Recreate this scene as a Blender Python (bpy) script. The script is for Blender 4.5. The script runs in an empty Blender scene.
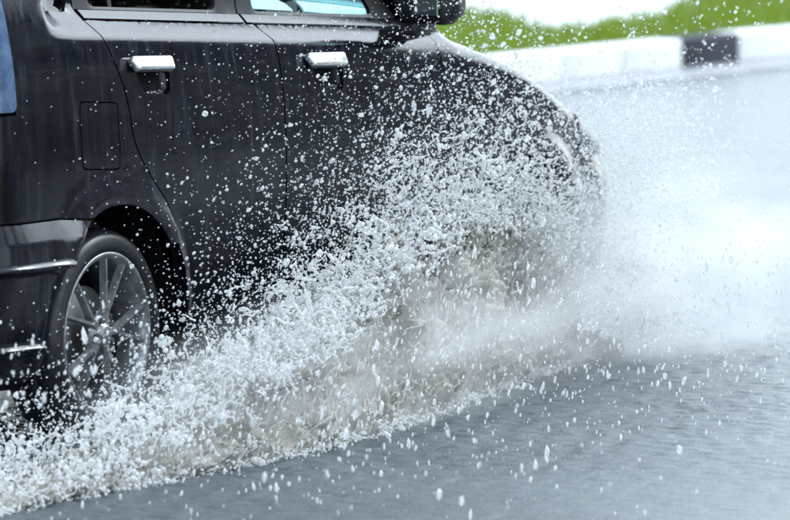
import bpy, bmesh, math, random
import numpy as np
from mathutils import Vector, Matrix, noise
from mathutils.geometry import delaunay_2d_cdt

random.seed(7)
RNG = np.random.default_rng(11)
sc = bpy.context.scene
col = sc.collection

# ------------------------------------------------------------------ camera
FPX, CX, CY, YH, CAMH = 6390.0, 395.0, 260.0, -285.0, 2.04     # photo pixels (790 x 520)
PITCH = math.atan((CY - YH) / FPX)
cam = bpy.data.cameras.new('camera')
cam.sensor_width = 36.0
cam.lens = 36.0 * FPX / 790.0
cam.clip_start, cam.clip_end = 0.5, 3000.0
cam.dof.use_dof = True
cam.dof.focus_distance = 18.3
cam.dof.aperture_fstop = 5.2
camo = bpy.data.objects.new('camera', cam)
camo.location = (0, 0, CAMH)
camo.rotation_euler = (math.pi / 2 - PITCH, 0, 0)
col.objects.link(camo)
sc.camera = camo

# ------------------------------------------------------------------ sky, sun, exposure
SUN_EL, SUN_AZ = math.radians(44), math.radians(50)     # azimuth measured from +Y towards +X
world = bpy.data.worlds.new('World')
sc.world = world
world.use_nodes = True
wn, wl = world.node_tree.nodes, world.node_tree.links
sky = wn.new('ShaderNodeTexSky')
sky.sky_type = 'NISHITA'
sky.sun_disc = False
sky.sun_elevation = SUN_EL
sky.sun_rotation = SUN_AZ
sky.air_density = 1.0
sky.dust_density = 2.0
hsv = wn.new('ShaderNodeHueSaturation')
hsv.inputs['Saturation'].default_value = 0.22          # thin bright overcast
wl.new(sky.outputs[0], hsv.inputs['Color'])
cool = wn.new('ShaderNodeMix'); cool.data_type = 'RGBA'; cool.blend_type = 'MULTIPLY'
cool.inputs[0].default_value = 1.0
cool.inputs[7].default_value = (0.865, 0.98, 1.065, 1)
wl.new(hsv.outputs[0], cool.inputs[6])
wl.new(cool.outputs[2], wn['Background'].inputs[0])
wn['Background'].inputs[1].default_value = 0.15

sun = bpy.data.lights.new('sun', 'SUN')
sun.energy = 0.7
sun.angle = math.radians(18)
sun.color = (0.90, 0.96, 1.0)
suno = bpy.data.objects.new('sun', sun)
sd = Vector((math.sin(SUN_AZ) * math.cos(SUN_EL), math.cos(SUN_AZ) * math.cos(SUN_EL), math.sin(SUN_EL)))
suno.rotation_euler = sd.to_track_quat('Z', 'Y').to_euler()
suno.location = (0, 0, 20)
col.objects.link(suno)

vs = sc.view_settings
vs.view_transform = 'Standard'
vs.look = 'None'
vs.gamma = 1.0
vs.use_curve_mapping = False
vs.exposure = 1.58
sc.cycles.max_bounces = 10
sc.cycles.transparent_max_bounces = 16
sc.cycles.volume_bounces = 4
sc.cycles.use_denoising = True

# ------------------------------------------------------------------ helpers
def props(o, label=None, cat=None, kind=None, group=None):
    if label: o['label'] = label
    if cat: o['category'] = cat
    if kind: o['kind'] = kind
    if group: o['group'] = group
    return o

def obj(name, mesh, mat=None, parent=None):
    o = bpy.data.objects.new(name, mesh)
    col.objects.link(o)
    if mat: mesh.materials.append(mat)
    if parent: o.parent = parent
    return o

def mesh_np(name, co, faces, smooth=True):
    """faces: (n,3) or (n,4) integer array"""
    co = np.asarray(co, np.float32); faces = np.asarray(faces, np.int32)
    me = bpy.data.meshes.new(name)
    k = faces.shape[1]
    me.vertices.add(len(co)); me.vertices.foreach_set('co', co.ravel())
    me.loops.add(faces.size); me.loops.foreach_set('vertex_index', faces.ravel())
    me.polygons.add(len(faces))
    me.polygons.foreach_set('loop_start', np.arange(0, faces.size, k, dtype=np.int32))
    me.update(calc_edges=True)
    if smooth: me.polygons.foreach_set('use_smooth', np.ones(len(faces), bool))
    me.validate()
    return me

def mesh_list(name, vs_, fs_, smooth=True):
    me = bpy.data.meshes.new(name)
    me.from_pydata([tuple(v) for v in vs_], [], fs_)
    if smooth: me.polygons.foreach_set('use_smooth', np.ones(len(me.polygons), bool))
    me.update()
    return me

def bm_mesh(name, bm, smooth=False):
    bmesh.ops.recalc_face_normals(bm, faces=bm.faces)
    me = bpy.data.meshes.new(name); bm.to_mesh(me); bm.free()
    if smooth: me.polygons.foreach_set('use_smooth', np.ones(len(me.polygons), bool))
    return me

def rbox(sx, sy, sz, bev=0.01, seg=3, center=(0, 0, 0), rot=None, taper=None):
    bm = bmesh.new()
    bmesh.ops.create_cube(bm, size=1.0)
    for v in bm.verts:
        v.co = Vector((v.co.x * sx, v.co.y * sy, v.co.z * sz))
        if taper and v.co.z > 0: v.co.x *= taper; v.co.y *= taper
    if bev: bmesh.ops.bevel(bm, geom=bm.edges[:], offset=bev, segments=seg, affect='EDGES', profile=0.6)
    if rot: bmesh.ops.rotate(bm, verts=bm.verts, cent=(0, 0, 0), matrix=rot)
    bmesh.ops.translate(bm, verts=bm.verts, vec=center)
    return bm

def lathe(profile, n=64, axis='y', close=True):
    """profile: list of (r, t) round the axis"""
    vs_, fs_ = [], []
    m = len(profile)
    for i in range(n):
        a = 2 * math.pi * i / n
        for r, t in profile:
            vs_.append((r * math.cos(a), t, r * math.sin(a)))
    for i in range(n):
        for j in range(m - 1):
            a0, b0 = i * m + j, ((i + 1) % n) * m + j
            fs_.append((a0, a0 + 1, b0 + 1, b0))
    return vs_, fs_

# ------------------------------------------------------------------ materials
def mat_new(name):
    m = bpy.data.materials.new(name); m.use_nodes = True
    return m, m.node_tree.nodes, m.node_tree.links, m.node_tree.nodes['Principled BSDF']

def simple(name, color, rough=0.5, metal=0.0, spec=0.5, coat=0.0):
    m, n, l, b = mat_new(name)
    b.inputs['Base Color'].default_value = (*color, 1)
    b.inputs['Roughness'].default_value = rough
    b.inputs['Metallic'].default_value = metal
    b.inputs['Specular IOR Level'].default_value = spec
    b.inputs['Coat Weight'].default_value = coat
    return m

def noise_node(n, l, scale, detail=4, rough=0.55, vec=None, mapscale=None, coord='Object'):
    tc = n.new('ShaderNodeTexCoord')
    src = tc.outputs[coord]
    if mapscale:
        mp = n.new('ShaderNodeMapping'); mp.inputs['Scale'].default_value = mapscale
        l.new(src, mp.inputs[0]); src = mp.outputs[0]
    t = n.new('ShaderNodeTexNoise')
    t.inputs['Scale'].default_value = scale; t.inputs['Detail'].default_value = detail
    t.inputs['Roughness'].default_value = rough
    l.new(src, t.inputs['Vector'])
    return t

def ramp(n, l, src, stops):
    r = n.new('ShaderNodeValToRGB')
    el = r.color_ramp.elements
    while len(el) < len(stops): el.new(0.5)
    for e, (p, c) in zip(el, stops):
        e.position = p; e.color = (*c, 1) if len(c) == 3 else c
    l.new(src, r.inputs[0])
    return r

def bump(n, l, b, src, strength, dist):
    bp = n.new('ShaderNodeBump')
    bp.inputs['Strength'].default_value = strength; bp.inputs['Distance'].default_value = dist
    l.new(src, bp.inputs['Height']); l.new(bp.outputs[0], b.inputs['Normal'])
    return bp

def make_paint():
    m, n, l, b = mat_new('wet_black_paint')
    streak = noise_node(n, l, 9.0, 5, 0.6, mapscale=(3.5, 3.5, 0.35))      # upright streaks in the colour, standing in for reflections on the panels
    grime = noise_node(n, l, 5.0, 6, 0.65)
    r = ramp(n, l, streak.outputs[0], [(0.35, (0.002, 0.003, 0.006)), (0.55, (0.004, 0.005, 0.010)), (0.78, (0.026, 0.032, 0.046))])
    r2 = ramp(n, l, grime.outputs[0], [(0.4, (0.0, 0.0, 0.0)), (0.8, (0.006, 0.004, 0.005))])
    add = n.new('ShaderNodeMix'); add.data_type = 'RGBA'; add.blend_type = 'ADD'
    add.inputs[0].default_value = 1.0
    l.new(r.outputs[0], add.inputs[6]); l.new(r2.outputs[0], add.inputs[7])
    l.new(add.outputs[2], b.inputs['Base Color'])
    rr = ramp(n, l, streak.outputs[0], [(0.3, (0.05,) * 3), (0.7, (0.20,) * 3)])
    l.new(rr.outputs[0], b.inputs['Roughness'])
    b.inputs['IOR'].default_value = 1.35
    b.inputs['Coat Weight'].default_value = 0.12
    b.inputs['Coat Roughness'].default_value = 0.06
    fine = noise_node(n, l, 260.0, 2, 0.5, mapscale=(1, 1, 0.5))
    bump(n, l, b, fine.outputs[0], 0.12, 0.002)
    return m

def make_glass(name, tint, refl=1.0):
    m = bpy.data.materials.new(name); m.use_nodes = True
    n, l = m.node_tree.nodes, m.node_tree.links
    n.clear()
    out = n.new('ShaderNodeOutputMaterial')
    tr = n.new('ShaderNodeBsdfTransparent'); tr.inputs[0].default_value = (*tint, 1)
    gl = n.new('ShaderNodeBsdfGlossy'); gl.inputs['Roughness'].default_value = 0.03
    fr = n.new('ShaderNodeFresnel'); fr.inputs[0].default_value = 1.45
    mx = n.new('ShaderNodeMixShader')
    l.new(fr.outputs[0], mx.inputs[0]); l.new(tr.outputs[0], mx.inputs[1]); l.new(gl.outputs[0], mx.inputs[2])
    l.new(mx.outputs[0], out.inputs[0])
    return m

def make_tyre():
    m, n, l, b = mat_new('wet_tyre_rubber')
    t = noise_node(n, l, 30, 4)
    r = ramp(n, l, t.outputs[0], [(0.3, (0.012, 0.013, 0.016)), (0.8, (0.035, 0.037, 0.042))])
    l.new(r.outputs[0], b.inputs['Base Color'])
    b.inputs['Roughness'].default_value = 0.35
    return m

def make_alloy():
    m, n, l, b = mat_new('wet_alloy')
    t = noise_node(n, l, 40, 5)
    r = ramp(n, l, t.outputs[0], [(0.3, (0.18, 0.19, 0.20)), (0.7, (0.40, 0.41, 0.42))])
    l.new(r.outputs[0], b.inputs['Base Color'])
    b.inputs['Metallic'].default_value = 0.65
    b.inputs['Roughness'].default_value = 0.38
    return m

def make_foam(name, dark, light, scale, mapscale=None, rough=0.35, bstr=0.6):
    """aerated, muddy water"""
    m, n, l, b = mat_new(name)
    t = noise_node(n, l, scale, 7, 0.62, mapscale=mapscale)
    r = ramp(n, l, t.outputs[0], [(0.32, dark), (0.62, light)])
    l.new(r.outputs[0], b.inputs['Base Color'])
    b.inputs['Roughness'].default_value = rough
    b.inputs['IOR'].default_value = 1.33
    b.inputs['Subsurface Weight'].default_value = 0.6
    b.inputs['Subsurface Radius'].default_value = (0.02, 0.02, 0.02)
    b.inputs['Subsurface Scale'].default_value = 0.6
    fine = noise_node(n, l, scale * 9, 5, 0.65, mapscale=mapscale)
    bump(n, l, b, fine.outputs[0], bstr, 0.01)
    return m

def milky(m, share, color):
    """let light through the aerated water"""
    n, l = m.node_tree.nodes, m.node_tree.links
    b = n['Principled BSDF']
    t = n.new('ShaderNodeBsdfTranslucent'); t.inputs[0].default_value = (*color, 1)
    mx = n.new('ShaderNodeMixShader'); mx.inputs[0].default_value = share
    l.new(b.outputs[0], mx.inputs[1]); l.new(t.outputs[0], mx.inputs[2])
    l.new(mx.outputs[0], n['Material Output'].inputs['Surface'])
    return m

def make_drop():
    m, n, l, b = mat_new('spray_water')
    b.inputs['Base Color'].default_value = (0.90, 0.92, 0.92, 1)
    b.inputs['Roughness'].default_value = 0.10
    b.inputs['IOR'].default_value = 1.33
    b.inputs['Transmission Weight'].default_value = 0.6
    return milky(m, 0.30, (0.95, 0.96, 0.96))

def make_water():
    m, n, l, b = mat_new('flood_water')
    t = noise_node(n, l, 1.2, 5, 0.6)
    r = ramp(n, l, t.outputs[0], [(0.3, (0.034, 0.050, 0.062)), (0.7, (0.070, 0.092, 0.106))])
    l.new(r.outputs[0], b.inputs['Base Color'])
    b.inputs['Roughness'].default_value = 0.25
    b.inputs['IOR'].default_value = 1.33
    f = noise_node(n, l, 95, 5, 0.65)
    bump(n, l, b, f.outputs[0], 0.9, 0.008)
    return m

def make_asphalt():
    m, n, l, b = mat_new('wet_asphalt')
    t = noise_node(n, l, 140, 5, 0.7)
    r = ramp(n, l, t.outputs[0], [(0.3, (0.03, 0.032, 0.035)), (0.7, (0.07, 0.072, 0.075))])
    l.new(r.outputs[0], b.inputs['Base Color'])
    b.inputs['Roughness'].default_value = 0.2
    bump(n, l, b, t.outputs[0], 0.3, 0.004)
    return m

def make_grass():
    m, n, l, b = mat_new('grass_blades')
    t = noise_node(n, l, 0.9, 4, 0.6)
    r = ramp(n, l, t.outputs[0], [(0.3, (0.13, 0.20, 0.008)), (0.7, (0.21, 0.28, 0.015))])
    l.new(r.outputs[0], b.inputs['Base Color'])
    b.inputs['Roughness'].default_value = 0.5
    return m

def make_noisy(name, c0, c1, scale, rough=0.6, bs=0.2, bd=0.003):
    m, n, l, b = mat_new(name)
    t = noise_node(n, l, scale, 6, 0.65)
    r = ramp(n, l, t.outputs[0], [(0.3, c0), (0.7, c1)])
    l.new(r.outputs[0], b.inputs['Base Color'])
    b.inputs['Roughness'].default_value = rough
    bump(n, l, b, t.outputs[0], bs, bd)
    return m

PAINT = make_paint()
TRIM = simple('black_plastic_trim', (0.012, 0.013, 0.016), 0.4)
BLACKGAP = simple('dark_inner_body', (0.008, 0.008, 0.010), 0.8, spec=0.1)
CHROME = simple('chrome', (0.93, 0.94, 0.95), 0.32, 1.0)
GLASS_DARK = make_glass('privacy_glass', (0.17, 0.17, 0.18))
GLASS_TEAL = make_glass('teal_tinted_glass', (0.52, 0.86, 0.90))
GLASS_CLEAR = make_glass('windscreen_glass', (0.75, 0.88, 0.87))
TYRE = make_tyre()
ALLOY = make_alloy()
SEAT = make_noisy('brown_seat_fabric', (0.05, 0.022, 0.018), (0.09, 0.045, 0.036), 60, 0.9)
DASH = simple('grey_dash_plastic', (0.05, 0.055, 0.06), 0.6)
LAMP_LENS = make_noisy('sky_tinted_lamp_lens', (0.03, 0.07, 0.15), (0.13, 0.20, 0.32), 22, 0.15)  # blue sky reflection of the clear lens, put into its base colour
HEAD_LENS = simple('headlight_lens', (0.05, 0.06, 0.08), 0.25, 0.0, 0.25, 0.0)
MIRROR = simple('mirror_glass', (0.70, 0.85, 0.86), 0.03, 1.0)
STEEL = simple('brake_steel', (0.25, 0.24, 0.23), 0.45, 0.9)
FOAM = make_foam('muddy_splash_water', (0.26, 0.24, 0.195), (0.42, 0.405, 0.365), 7.0, rough=0.6)
CLUMP = make_foam('white_splash_water', (0.70, 0.71, 0.70), (0.90, 0.91, 0.90), 14.0, rough=0.2, bstr=0.15)
milky(CLUMP, 0.5, (0.93, 0.94, 0.94))
milky(FOAM, 0.25, (0.55, 0.53, 0.49))
DROP = make_drop()
STREAK = milky(make_foam('streaked_splash_water', (0.40, 0.385, 0.345), (0.68, 0.67, 0.63), 9.0, rough=0.3, bstr=0.1), 0.4, (0.75, 0.75, 0.73))
WATER = make_water()
ASPHALT = make_asphalt()
GRASS = milky(make_grass(), 0.35, (0.20, 0.29, 0.02))
KERB_WHITE = make_noisy('white_kerb_paint', (0.74, 0.75, 0.76), (0.84, 0.84, 0.84), 12, 0.5)
KERB_BLACK = make_noisy('black_kerb_paint', (0.006, 0.010, 0.020), (0.016, 0.022, 0.038), 12, 0.8)
KERB_RAW = make_noisy('wet_grey_concrete', (0.14, 0.145, 0.16), (0.30, 0.31, 0.33), 10, 0.4)
SOIL = make_noisy('grassy_ground', (0.075, 0.13, 0.010), (0.12, 0.18, 0.02), 1.5, 0.9)
SLAB = make_noisy('pale_wet_concrete', (0.42, 0.44, 0.46), (0.58, 0.60, 0.61), 1.3, 0.3)

# ------------------------------------------------------------------ pixel helpers (a direction, then a plane)
cp, sp_ = math.cos(PITCH), math.sin(PITCH)
def ground(px, py, z=0.0):
    x, y = (px - CX) / FPX, (py - CY) / FPX
    d = np.array([x, cp - y * sp_, -sp_ - y * cp])
    t = (z - CAMH) / d[2]
    return np.array([0, 0, CAMH]) + t * d

R0 = ground(110, 440)                        # where the rear right tyre meets the road
HEAD = math.acos(0.485)
F = np.array([math.cos(HEAD), math.sin(HEAD), 0.0])     # along the car and the road
N = np.array([F[1], -F[0], 0.0])                        # out of the car's right side
def road(a, lat, z=0.0):                     # road coordinates -> world
    return R0 + F * a + N * lat + np.array([0, 0, z])

# ================================================================== SETTING
# ground to the horizon
me = mesh_list('ground', [(-900, -300, -0.03), (900, -300, -0.03), (900, 1500, -0.03), (-900, 1500, -0.03)], [(0, 1, 2, 3)], False)
props(obj('ground', me, SOIL), kind='structure')
KERB_AT = ground(711, 67)
KL = float(np.dot(KERB_AT - R0, N))                                    # lateral place of the kerb's road face
def strip(name, a0, a1, l0, l1, z, mat):
    p = [road(a0, l0, z), road(a1, l0, z), road(a1, l1, z), road(a0, l1, z)]
    return props(obj(name, mesh_list(name, p, [(3, 2, 1, 0)], False), mat), kind='structure')
strip('road', -120, 260, KL, 9.5, -0.012, ASPHALT)

# flood water standing on the road: real ripples, finer near the car
def graded(lo, hi, f0, f1, fine, grow):
    a = list(np.arange(f0, f1, fine)); s = fine; v = f1
    while v < hi: a.append(v); s *= grow; v += s
    a.append(hi); s = fine; v = f0 - fine; pre = []
    while v > lo: pre.append(v); s *= grow; v -= s
    pre.append(lo)
    return np.array(pre[::-1] + a)
ga = graded(-9, 60, -2.2, 4.5, 0.017, 1.012)
gl_ = graded(KL + 0.40, 7.0, -0.3, 2.7, 0.017, 1.03)
A, L = np.meshgrid(ga, gl_, indexing='ij')
Z = np.zeros_like(A)
for k in range(90):
    lam = math.exp(RNG.uniform(math.log(0.036), math.log(0.13)))
    th = RNG.uniform(0, 2 * math.pi)
    amp = 0.0065 * lam * RNG.uniform(0.4, 1.0)
    Z += amp * np.sin((A * math.cos(th) + L * math.sin(th)) * 2 * math.pi / lam + RNG.uniform(0, 6.28))
# calmer away from the car, choppy beside the splash
near = np.exp(-(((A - 0.3) / 2.4) ** 2 + ((L - 0.6) / 1.0) ** 2))
env = 0.2 + 1.15 * near
Z = Z * env
# drop rings
for k in range(260):
    ca, cl = RNG.uniform(-2.2, 4.5), RNG.uniform(0.2, 2.7)
    R = RNG.uniform(0.02, 0.07)
    ia = np.searchsorted(ga, [ca - 0.16, ca + 0.16]); il = np.searchsorted(gl_, [cl - 0.16, cl + 0.16])
    sa, sl = slice(*ia), slice(*il)
    d = np.hypot(A[sa, sl] - ca, L[sa, sl] - cl)
    Z[sa, sl] += 0.0014 * np.exp(-((d - R) / 0.014) ** 2) - 0.0008 * np.exp(-((d - R - 0.03) / 0.014) ** 2)
P = R0[None, None] + A[..., None] * F + L[..., None] * N
P[..., 2] = Z + 0.004
na, nl = A.shape
idx = np.arange(na * nl).reshape(na, nl)
q = np.stack([idx[:-1, :-1], idx[:-1, 1:], idx[1:, 1:], idx[1:, :-1]], -1).reshape(-1, 4)[:, ::-1]
props(obj('flood_water', mesh_np('flood_water', P.reshape(-1, 3), q), WATER), kind='structure')

# kerb of one-metre stones, some painted black
kerb = bpy.data.objects.new('kerb', None); col.objects.link(kerb)
kerb.location = road(14, KL - 0.1); kerb.rotation_euler = (0, 0, HEAD)
props(kerb, kind='structure')
def stone(mat_top, name):
    bm = rbox(0.747, 0.20, 0.27, 0.018, 3, (0, 0.0, 0.045))
    me = bm_mesh(name, bm, True)
    return me
ks_w, ks_b = stone(KERB_WHITE, 'kerbstone_white'), stone(KERB_BLACK, 'kerbstone_black')
ks_w.materials.append(KERB_WHITE); ks_b.materials.append(KERB_BLACK)
kb = KERB_AT; ablk = float(np.dot(kb - R0, F))
foot_me = bm_mesh('kerb_foot', rbox(0.745, 0.45, 0.05, 0.006, 2, (0, 0.0, -0.006)), True)
foot_me.materials.append(KERB_RAW)
for k in range(-30, 30):
    a = ablk + k * 0.75 - 14
    o = bpy.data.objects.new('kerbstone', ks_b if k % 5 == 0 else ks_w)
    col.objects.link(o); o.parent = kerb
    o.location = (a, RNG.uniform(-0.004, 0.004), RNG.uniform(-0.004, 0.004)); o.rotation_euler = (0, 0, RNG.uniform(-0.002, 0.002))
    f_ = bpy.data.objects.new('gutter_stone', foot_me)
    col.objects.link(f_); f_.parent = kerb
    f_.location = (a, -0.33, 0)

# pale concrete path beyond the grass
pp = [(60, 60), (250, 32), (400, 17), (470, 12), (497, 12), (529, 25), (550, 28.5), (575, 27), (617, 22), (660, 14), (685, 3), (705, -14), (660, -70), (60, -70)]
pv = [ground(x, y, 0.15) for x, y in pp]
path_xy = [(p[0], p[1]) for p in pv]
top = [tuple(p) for p in pv]; bot = [(p[0], p[1], 0.1) for p in pv]
n_ = len(top)
fs_ = [tuple(range(n_))[::-1]] + [(i, (i + 1) % n_, n_ + (i + 1) % n_, n_ + i) for i in range(n_)]
bm = bmesh.new()
bv = [bm.verts.new(v) for v in top + bot]
for f_ in fs_: bm.faces.new([bv[i] for i in f_])
props(obj('path', bm_mesh('path', bm), SLAB), kind='structure')
strip('verge', -40, 90, KL - 34, KL - 0.2, 0.13, SOIL)

def in_poly(x, y, poly):
    x = np.asarray(x); y = np.asarray(y); r = np.zeros(x.shape, bool)
    j = len(poly) - 1
    for i in range(len(poly)):
        xi, yi = poly[i][0], poly[i][1]; xj, yj = poly[j][0], poly[j][1]
        c = ((yi > y) != (yj > y)) & (x < (xj - xi) * (y - yi) / (yj - yi + 1e-12) + xi)
        r ^= c; j = i
    return r

# grass blades
nb = 52000
ga_ = RNG.uniform(6, 34, nb); gl2 = KL - 0.24 - RNG.uniform(0, 1, nb) ** 1.1 * 9
base = R0[None] + ga_[:, None] * F + gl2[:, None] * N
keep = ~in_poly(base[:, 0], base[:, 1], path_xy)
base = base[keep]; nb = len(base)
ang = RNG.uniform(0, 6.28, nb); hgt = RNG.uniform(0.05, 0.13, nb); wd = RNG.uniform(0.006, 0.012, nb); ln = RNG.uniform(0.01, 0.06, nb)
dx = np.stack([np.cos(ang), np.sin(ang), 0 * ang], 1); dy = np.stack([-np.sin(ang), np.cos(ang), 0 * ang], 1)
up = np.array([0, 0, 1.0])
b0 = base + np.array([0, 0, 0.125])
v = np.stack([b0 - dx * wd[:, None], b0 + dx * wd[:, None],
              b0 + dx * wd[:, None] * 0.7 + dy * ln[:, None] * 0.4 + up * (hgt * 0.6)[:, None],
              b0 - dx * wd[:, None] * 0.7 + dy * ln[:, None] * 0.4 + up * (hgt * 0.6)[:, None],
              b0 + dy * ln[:, None] + up * hgt[:, None]], 1).reshape(-1, 3)
o5 = np.arange(nb)[:, None] * 5
fa = np.concatenate([o5 + np.array([[0, 1, 2]]), o5 + np.array([[0, 2, 3]]), o5 + np.array([[3, 2, 4]])])
g = obj('grass', mesh_np('grass', v, fa, False), GRASS)
props(g, 'bright green grass verge behind the painted kerb', 'grass', 'stuff')

# dark wood added across the road, out of frame, darkening the car's reflections
nlv = 26000
wa = RNG.uniform(2, 62, nlv); wl2 = 13.5 + RNG.normal(0, 1.1, nlv)
topz = 8.5 + 1.6 * np.sin(wa * 0.9) + 1.2 * np.sin(wa * 2.3 + 1)
wz = RNG.uniform(0.0, 1, nlv) ** 0.9 * topz
c = R0[None] + wa[:, None] * F + wl2[:, None] * N; c[:, 2] = wz
d1 = RNG.normal(0, 1, (nlv, 3)); d1 /= np.linalg.norm(d1, axis=1, keepdims=True)
d2 = np.cross(d1, RNG.normal(0, 1, (nlv, 3))); d2 /= np.linalg.norm(d2, axis=1, keepdims=True)
sz = RNG.uniform(0.14, 0.34, nlv)[:, None]
v = np.stack([c - d1 * sz, c - d2 * sz * 0.55, c + d1 * sz, c + d2 * sz * 0.55], 1).reshape(-1, 3)
wood = obj('offscreen_wood', mesh_np('offscreen_wood', v, np.arange(nlv * 4).reshape(-1, 4), False), make_noisy('dark_leaves', (0.014, 0.016, 0.014), (0.034, 0.036, 0.030), 0.8, 0.7))
props(wood, 'dark wood added out of frame across the road, seen only as the dark reflection in the car side', 'wood', 'stuff')

# ================================================================== CAR
WH = 0.845                                   # half width
car = bpy.data.objects.new('car', None); col.objects.link(car)
co_ = R0 - N * 0.825
car.location = co_; car.rotation_euler = (0, 0, HEAD)
props(car, 'dark wet hatchback car driving through flood water, throwing up a big splash', 'car')
# local: x forward, y left, z up; right side (seen) is y < 0

def ss(a, b, x):
    t = np.clip((x - a) / (b - a), 0, 1); return t * t * (3 - 2 * t)

# plan outline by arc length s (s = x on the straight side)
SG = np.arange(-2.2, 5.0, 0.004)
def heading(s):
    f = np.radians(7) * ss(2.35, 2.95, s) + np.radians(72) * ss(3.03, 3.50, s) + np.radians(11) * ss(3.48, 4.2, s)
    r = np.radians(84) * ss(-0.46, -0.76, s) + np.radians(6) * ss(-0.8, -1.5, s)
    return f - r                              # turns inward on both ends
ph = heading(SG)
i0 = np.argmin(abs(SG))
xs = np.cumsum(np.cos(ph)) * 0.004; xs -= xs[i0]
ys = np.cumsum(np.sin(ph)) * 0.004; ys -= ys[i0]
ys = np.where(SG < 0, 0, ys)
back = SG < 0
yb = -np.cumsum((np.sin(ph) * 0.004)[back][::-1])[::-1]
ys[back] = yb
S_FRONT = float(SG[np.argmax((ys > WH) & (SG > 0))])
S_REAR = SG[len(SG) - 1 - np.argmax((ys > WH)[::-1] & (SG[::-1] < 0))]
XF = float(np.interp(S_FRONT, SG, xs)); XR = float(np.interp(S_REAR, SG, xs))

zt = np.arange(0.05, 1.8, 0.002)
def table(pts, sm=5):
    p = np.array(pts); t = np.interp(zt, p[:, 0], p[:, 1])
    k = np.hanning(sm * 2 + 3); k /= k.sum()
    tp = np.pad(t, len(k) // 2, 'edge'); return np.convolve(tp, k, 'valid')[:len(zt)]
low = [(0.1, 0.15), (0.16, 0.10), (0.21, 0.055), (0.27, 0.03), (0.35, 0.018), (0.5, 0.006), (0.65, 0.0), (0.8, 0.002), (0.95, 0.010), (1.05, 0.020), (1.10, 0.028)]
T_LEDGE = table(low + [(1.138, 0.036), (1.146, 0.042), (1.182, 0.080), (1.186, 0.090), (1.192, 0.091), (1.216, 0.116), (1.220, 0.120), (1.3, 0.132), (1.45, 0.165), (1.58, 0.205), (1.66, 0.27)], 3)
T_PLAIN = table(low + [(1.2, 0.050), (1.3, 0.080), (1.45, 0.130), (1.58, 0.195), (1.66, 0.26)], 14)

FTOP = [(1.60, 1.125), (1.95, 1.075), (2.2, 1.035), (2.5, 0.965), (2.75, 0.885), (2.95, 0.81), (3.15, 0.74), (3.4, 0.70), (4.9, 0.69)]
def ftop(s):
    p = np.array(FTOP); return np.interp(s, p[:, 0], p[:, 1])

WHEELS = [0.0, 2.55]
def sheared(s, z):
    return z + 0.055 * (np.clip(s, -0.2, 2.1) + 0.05) * ss(0.75, 1.05, z)

def surf(s, z, off=0.0):
    s = np.asarray(s, float); z = np.asarray(z, float)
    zp = sheared(s, z)
    led = ss(-0.30, -0.17, s) * (1 - ss(1.95, 2.15, s))
    ins = led * np.interp(zp, zt, T_LEDGE) + (1 - led) * np.interp(zp, zt, T_PLAIN)
    ft = ftop(s)
    ins = ins + 0.12 * ss(1.98, 2.25, s) * np.clip((z - (ft - 0.055)) / 0.055, 0, 1.1) ** 2.0
    for w in WHEELS:
        r = np.hypot(s - w - 0.01, z - 0.295)
        ins = ins - 0.016 * np.exp(-((r - 0.395) / 0.035) ** 2) * (z < 0.8)
    x = np.interp(s, SG, xs); y = np.interp(s, SG, ys); h = np.interp(s, SG, ph)
    d = off - ins
    px = x + np.sin(h) * d
    py = -WH + y - np.cos(h) * d
    k = 1 - 0.17 * ss(0.45, 1.0, z)
    px = np.where(px > 2.3, 2.3 + (px - 2.3) * k, px)
    return np.stack([px, py, z + 0 * px], -1)

def densify(pts, step):
    out = []
    for i in range(len(pts)):
        a = np.array(pts[i], float); b = np.array(pts[(i + 1) % len(pts)], float)
        n = max(1, int(math.ceil(np.linalg.norm(b - a) / step)))
        for k in range(n): out.append(a + (b - a) * k / n)
    return np.array(out)

def arc(c, r, a0, a1, n=14):
    return [(c[0] + r * math.cos(math.radians(a0 + (a1 - a0) * i / n)), c[1] + r * math.sin(math.radians(a0 + (a1 - a0) * i / n))) for i in range(n + 1)]

def rounded(pts, r, n=4):
    """round the corners of a polygon"""
    out = []
    m = len(pts)
    for i in range(m):
        p0, p1, p2 = np.array(pts[i - 1], float), np.array(pts[i], float), np.array(pts[(i + 1) % m], float)
        d0, d1 = p0 - p1, p2 - p1
        l0, l1 = np.linalg.norm(d0), np.linalg.norm(d1)
        rr = min(r, l0 * 0.45, l1 * 0.45)
        a, b = p1 + d0 / l0 * rr, p1 + d1 / l1 * rr
        for k in range(n + 1):
            t = k / n; out.append(tuple((1 - t) ** 2 * a + 2 * t * (1 - t) * p1 + t * t * b))
    return out

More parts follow.
